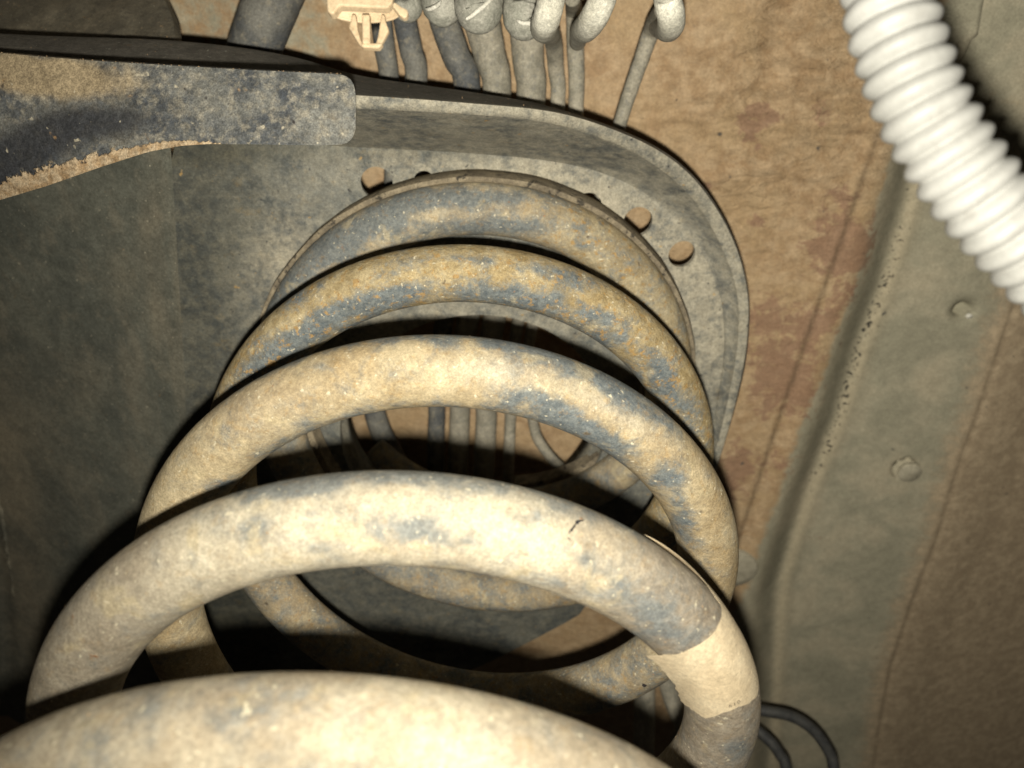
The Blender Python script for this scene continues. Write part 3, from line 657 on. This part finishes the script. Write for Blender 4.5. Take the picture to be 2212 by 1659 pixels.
# umbrella skirt seen edge-on
cu, cv, z_ = 790, 20, 128; rg = []
for (rad_mm, dy) in [(7.9, .9), (8.1, .3), (6.8, -1.0), (4.8, -1.8), (.1, -2.2)]:
    aa = np.linspace(0, 2*np.pi, 40, endpoint=False); c = U(cu, cv, z_)
    rg.append(np.stack([c[0]+rad_mm*np.cos(aa)*.78, c[1]+dy+rad_mm*np.sin(aa)*.10, c[2]+rad_mm*np.sin(aa)*.22], 1))
V, F = loft([rg[0]*np.array([1, 1, 1])+np.array([0, -.5, 0]), *rg], closed=True); mk('skirt', V, F, CLIP, clip)
prism([c4(*p) for p in [(235, -2600), (238, 20), (245, 110), (275, 150), (315, 148), (350, 95), (380, 60), (900, 85), (960, 20), (975, -2600)]], 125, 2.2, CLIP, 'body', clip, .0006)
prism([c4(*p) for p in [(955, 30), (985, 20), (1050, 70), (1115, 100), (1128, 135), (1110, 185), (1075, 192), (1030, 160), (960, 70)]], 124, 1.5, CLIP, 'foot', clip, .0005)

# ------------------------------------------------------------------ corrugated conduit
Zc = 87
path = catmull(np.array([U(1912, -150, Zc), U(1914, -60, Zc), U(1922, 20, Zc), U(1946, 112, Zc), U(1999, 247, Zc), U(2100, 403, Zc), U(2236, 553, Zc), U(2380, 690, Zc), U(2520, 800, Zc)]), 60)
d = np.r_[0, np.cumsum(np.linalg.norm(np.diff(path, axis=0), axis=1))]; pitch = 2.62*Zc/82
n = int(d[-1]/pitch*16); s = np.linspace(0, d[-1], n); P = np.stack([np.interp(s, d, path[:, k]) for k in range(3)], 1)
prof = np.abs(np.sin(np.pi*s/pitch))**.85; V, F = tube(P, (4.0+1.05*prof)*Zc/82, 56)
tag(mk('corrugated_conduit', V, F, HOSEM), 'white corrugated plastic conduit crossing the upper right corner, out of focus', 'conduit')

# ------------------------------------------------------------------ hoses and fittings low on the right
def hose(pts, w_, lab, zz, mat=HOSEK, name='rubber_hose', grp='thin black hoses low on the right'):
    P = np.array([U(u, v, z) for (u, v), z in zip(pts, zz)]); C = catmull(P, 12); R = w_/2*C[:, 2]/FPX
    V, F = tube(C, R, 18); o = mk(name, V, F, mat); return tag(o, lab, 'hose' if 'hose' in name else 'pipe', grp)
hose([(1540, 1545), (1610, 1532), (1666, 1538), (1714, 1549), (1757, 1577), (1789, 1621), (1801, 1662), (1806, 1800)], 24, 'longer thin black hose arching to the right of the taped coil', [400, 395, 390, 388, 386, 384, 382, 375])
hose([(1560, 1560), (1620, 1570), (1662, 1600), (1684, 1629), (1699, 1662), (1715, 1800)], 24, 'shorter thin black hose close beside the taped coil at the bottom edge', [400, 395, 390, 388, 386, 380])
hose([(1388, 1380), (1392, 1480), (1390, 1600), (1380, 1760)], 46, 'pale straight pipe seen through the coils left of the tape', [385]*4, PIPE, 'body_pipe', 'pale pipes seen below the tape')
hose([(1430, 1400), (1446, 1490), (1478, 1570), (1530, 1690)], 40, 'pale curved pipe seen through the coils left of the tape', [392]*4, PIPE, 'body_pipe', 'pale pipes seen below the tape')
# round blanking plug on the floor pan
c = onfloor(1584, 1226, 1.0); aa = np.linspace(0, 2*np.pi, 48, endpoint=False); rg = []
for (r, hgt_) in [(14.2, -1.5), (14.2, 1.2), (13.2, 2.4), (8, 2.9), (.1, 3.0)]: rg.append(c+r*np.cos(aa)[:, None]*fx+r*np.sin(aa)[:, None]*fy-FN*hgt_)
V, F = loft(rg, closed=True)
tag(mk('blanking_plug', V, F, PLUGM, flip=True), 'round grey tan blanking plug half hidden behind the right side of the coils', 'plug')

c = onfloor(1964, 1025, -17.)-fy*1.3; rg = []
for (r, hgt_) in [(6.35, -1.0), (6.35, .5), (6.0, .9), (.1, .95)]: rg.append(c+r*np.cos(aa)[:, None]*fx+r*np.sin(aa)[:, None]*fy-FN*hgt_)
V, F = loft(rg, closed=True)
tag(mk('hole_plug', V, F, PLUGM, flip=True), 'small round grey plug sunk in a hole on the grey ribbed panel at right', 'plug')

# white disc added for the daylight glint seen through the pierced dimple
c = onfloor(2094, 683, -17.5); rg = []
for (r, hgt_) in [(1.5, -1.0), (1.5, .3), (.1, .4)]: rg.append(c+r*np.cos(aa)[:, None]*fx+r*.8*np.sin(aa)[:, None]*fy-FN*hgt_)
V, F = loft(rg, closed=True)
tag(mk('daylight_glint_disc', V, F, WORN_GLINT, flip=True), 'tiny white disc added as the daylight glint in the pierced dimple of the right panel', 'glint')
# road grit stuck along the flange, the bar and the frame panel
rg_ = np.random.RandomState(12); GV = []; GF = []
def grit(p, r):
    o = len(GV); q = rg_.normal(0, 1, (6, 3))*.25
    for k, e in enumerate([(1, 0, 0), (-1, 0, 0), (0, 1, 0), (0, -1, 0), (0, 0, 1), (0, 0, -1)]): GV.append(p+r*(np.array(e)+q[k]))
    for f in [(0, 2, 4), (2, 1, 4), (1, 3, 4), (3, 0, 4), (2, 0, 5), (1, 2, 5), (3, 1, 5), (0, 3, 5)]: GF.append(tuple(o+i for i in f))
for _ in range(150):
    k = rg_.randint(0, NR*6//10); f = rg_.uniform(0, 1)**1.6; grit((1-f)*ringO[k]+f*ringR[k]+np.array([0, -.3, -.2]), rg_.choice([.06, .09, .14], p=[.5, .3, .2]))
for _ in range(90):
    u = rg_.uniform(0, 740); v = np.interp(u, [p[0] for p in top], [p[1] for p in top]); grit(U(u, v+rg_.normal(0, 1.), zarm(u, v)+.4), rg_.choice([.1, .15, .22]))
for _ in range(160):
    u, v = rg_.uniform(0, 370), rg_.uniform(5, 100); grit(U(u, v, 232+.045*(300-u)+.22*(100-v)-.2), rg_.choice([.1, .16, .25], p=[.5, .3, .2]))
for _ in range(260):
    t = rg_.uniform(-.2, 4.2); C, T, vd, sd = wire_frame(t); p = rg_.uniform(-1.6, 1.6); grit(C+(RW+(.9*sstep(t, 3.45, 3.75)))*(math.cos(p)*vd-math.sin(p)*sd), rg_.choice([.09, .13, .2], p=[.6, .3, .1]))
go = mk('road_grit', np.array(GV), GF, TANP, smooth=False); go['kind'] = 'stuff'; tag(go, 'fine grains of road grit stuck to the metal', 'grit')
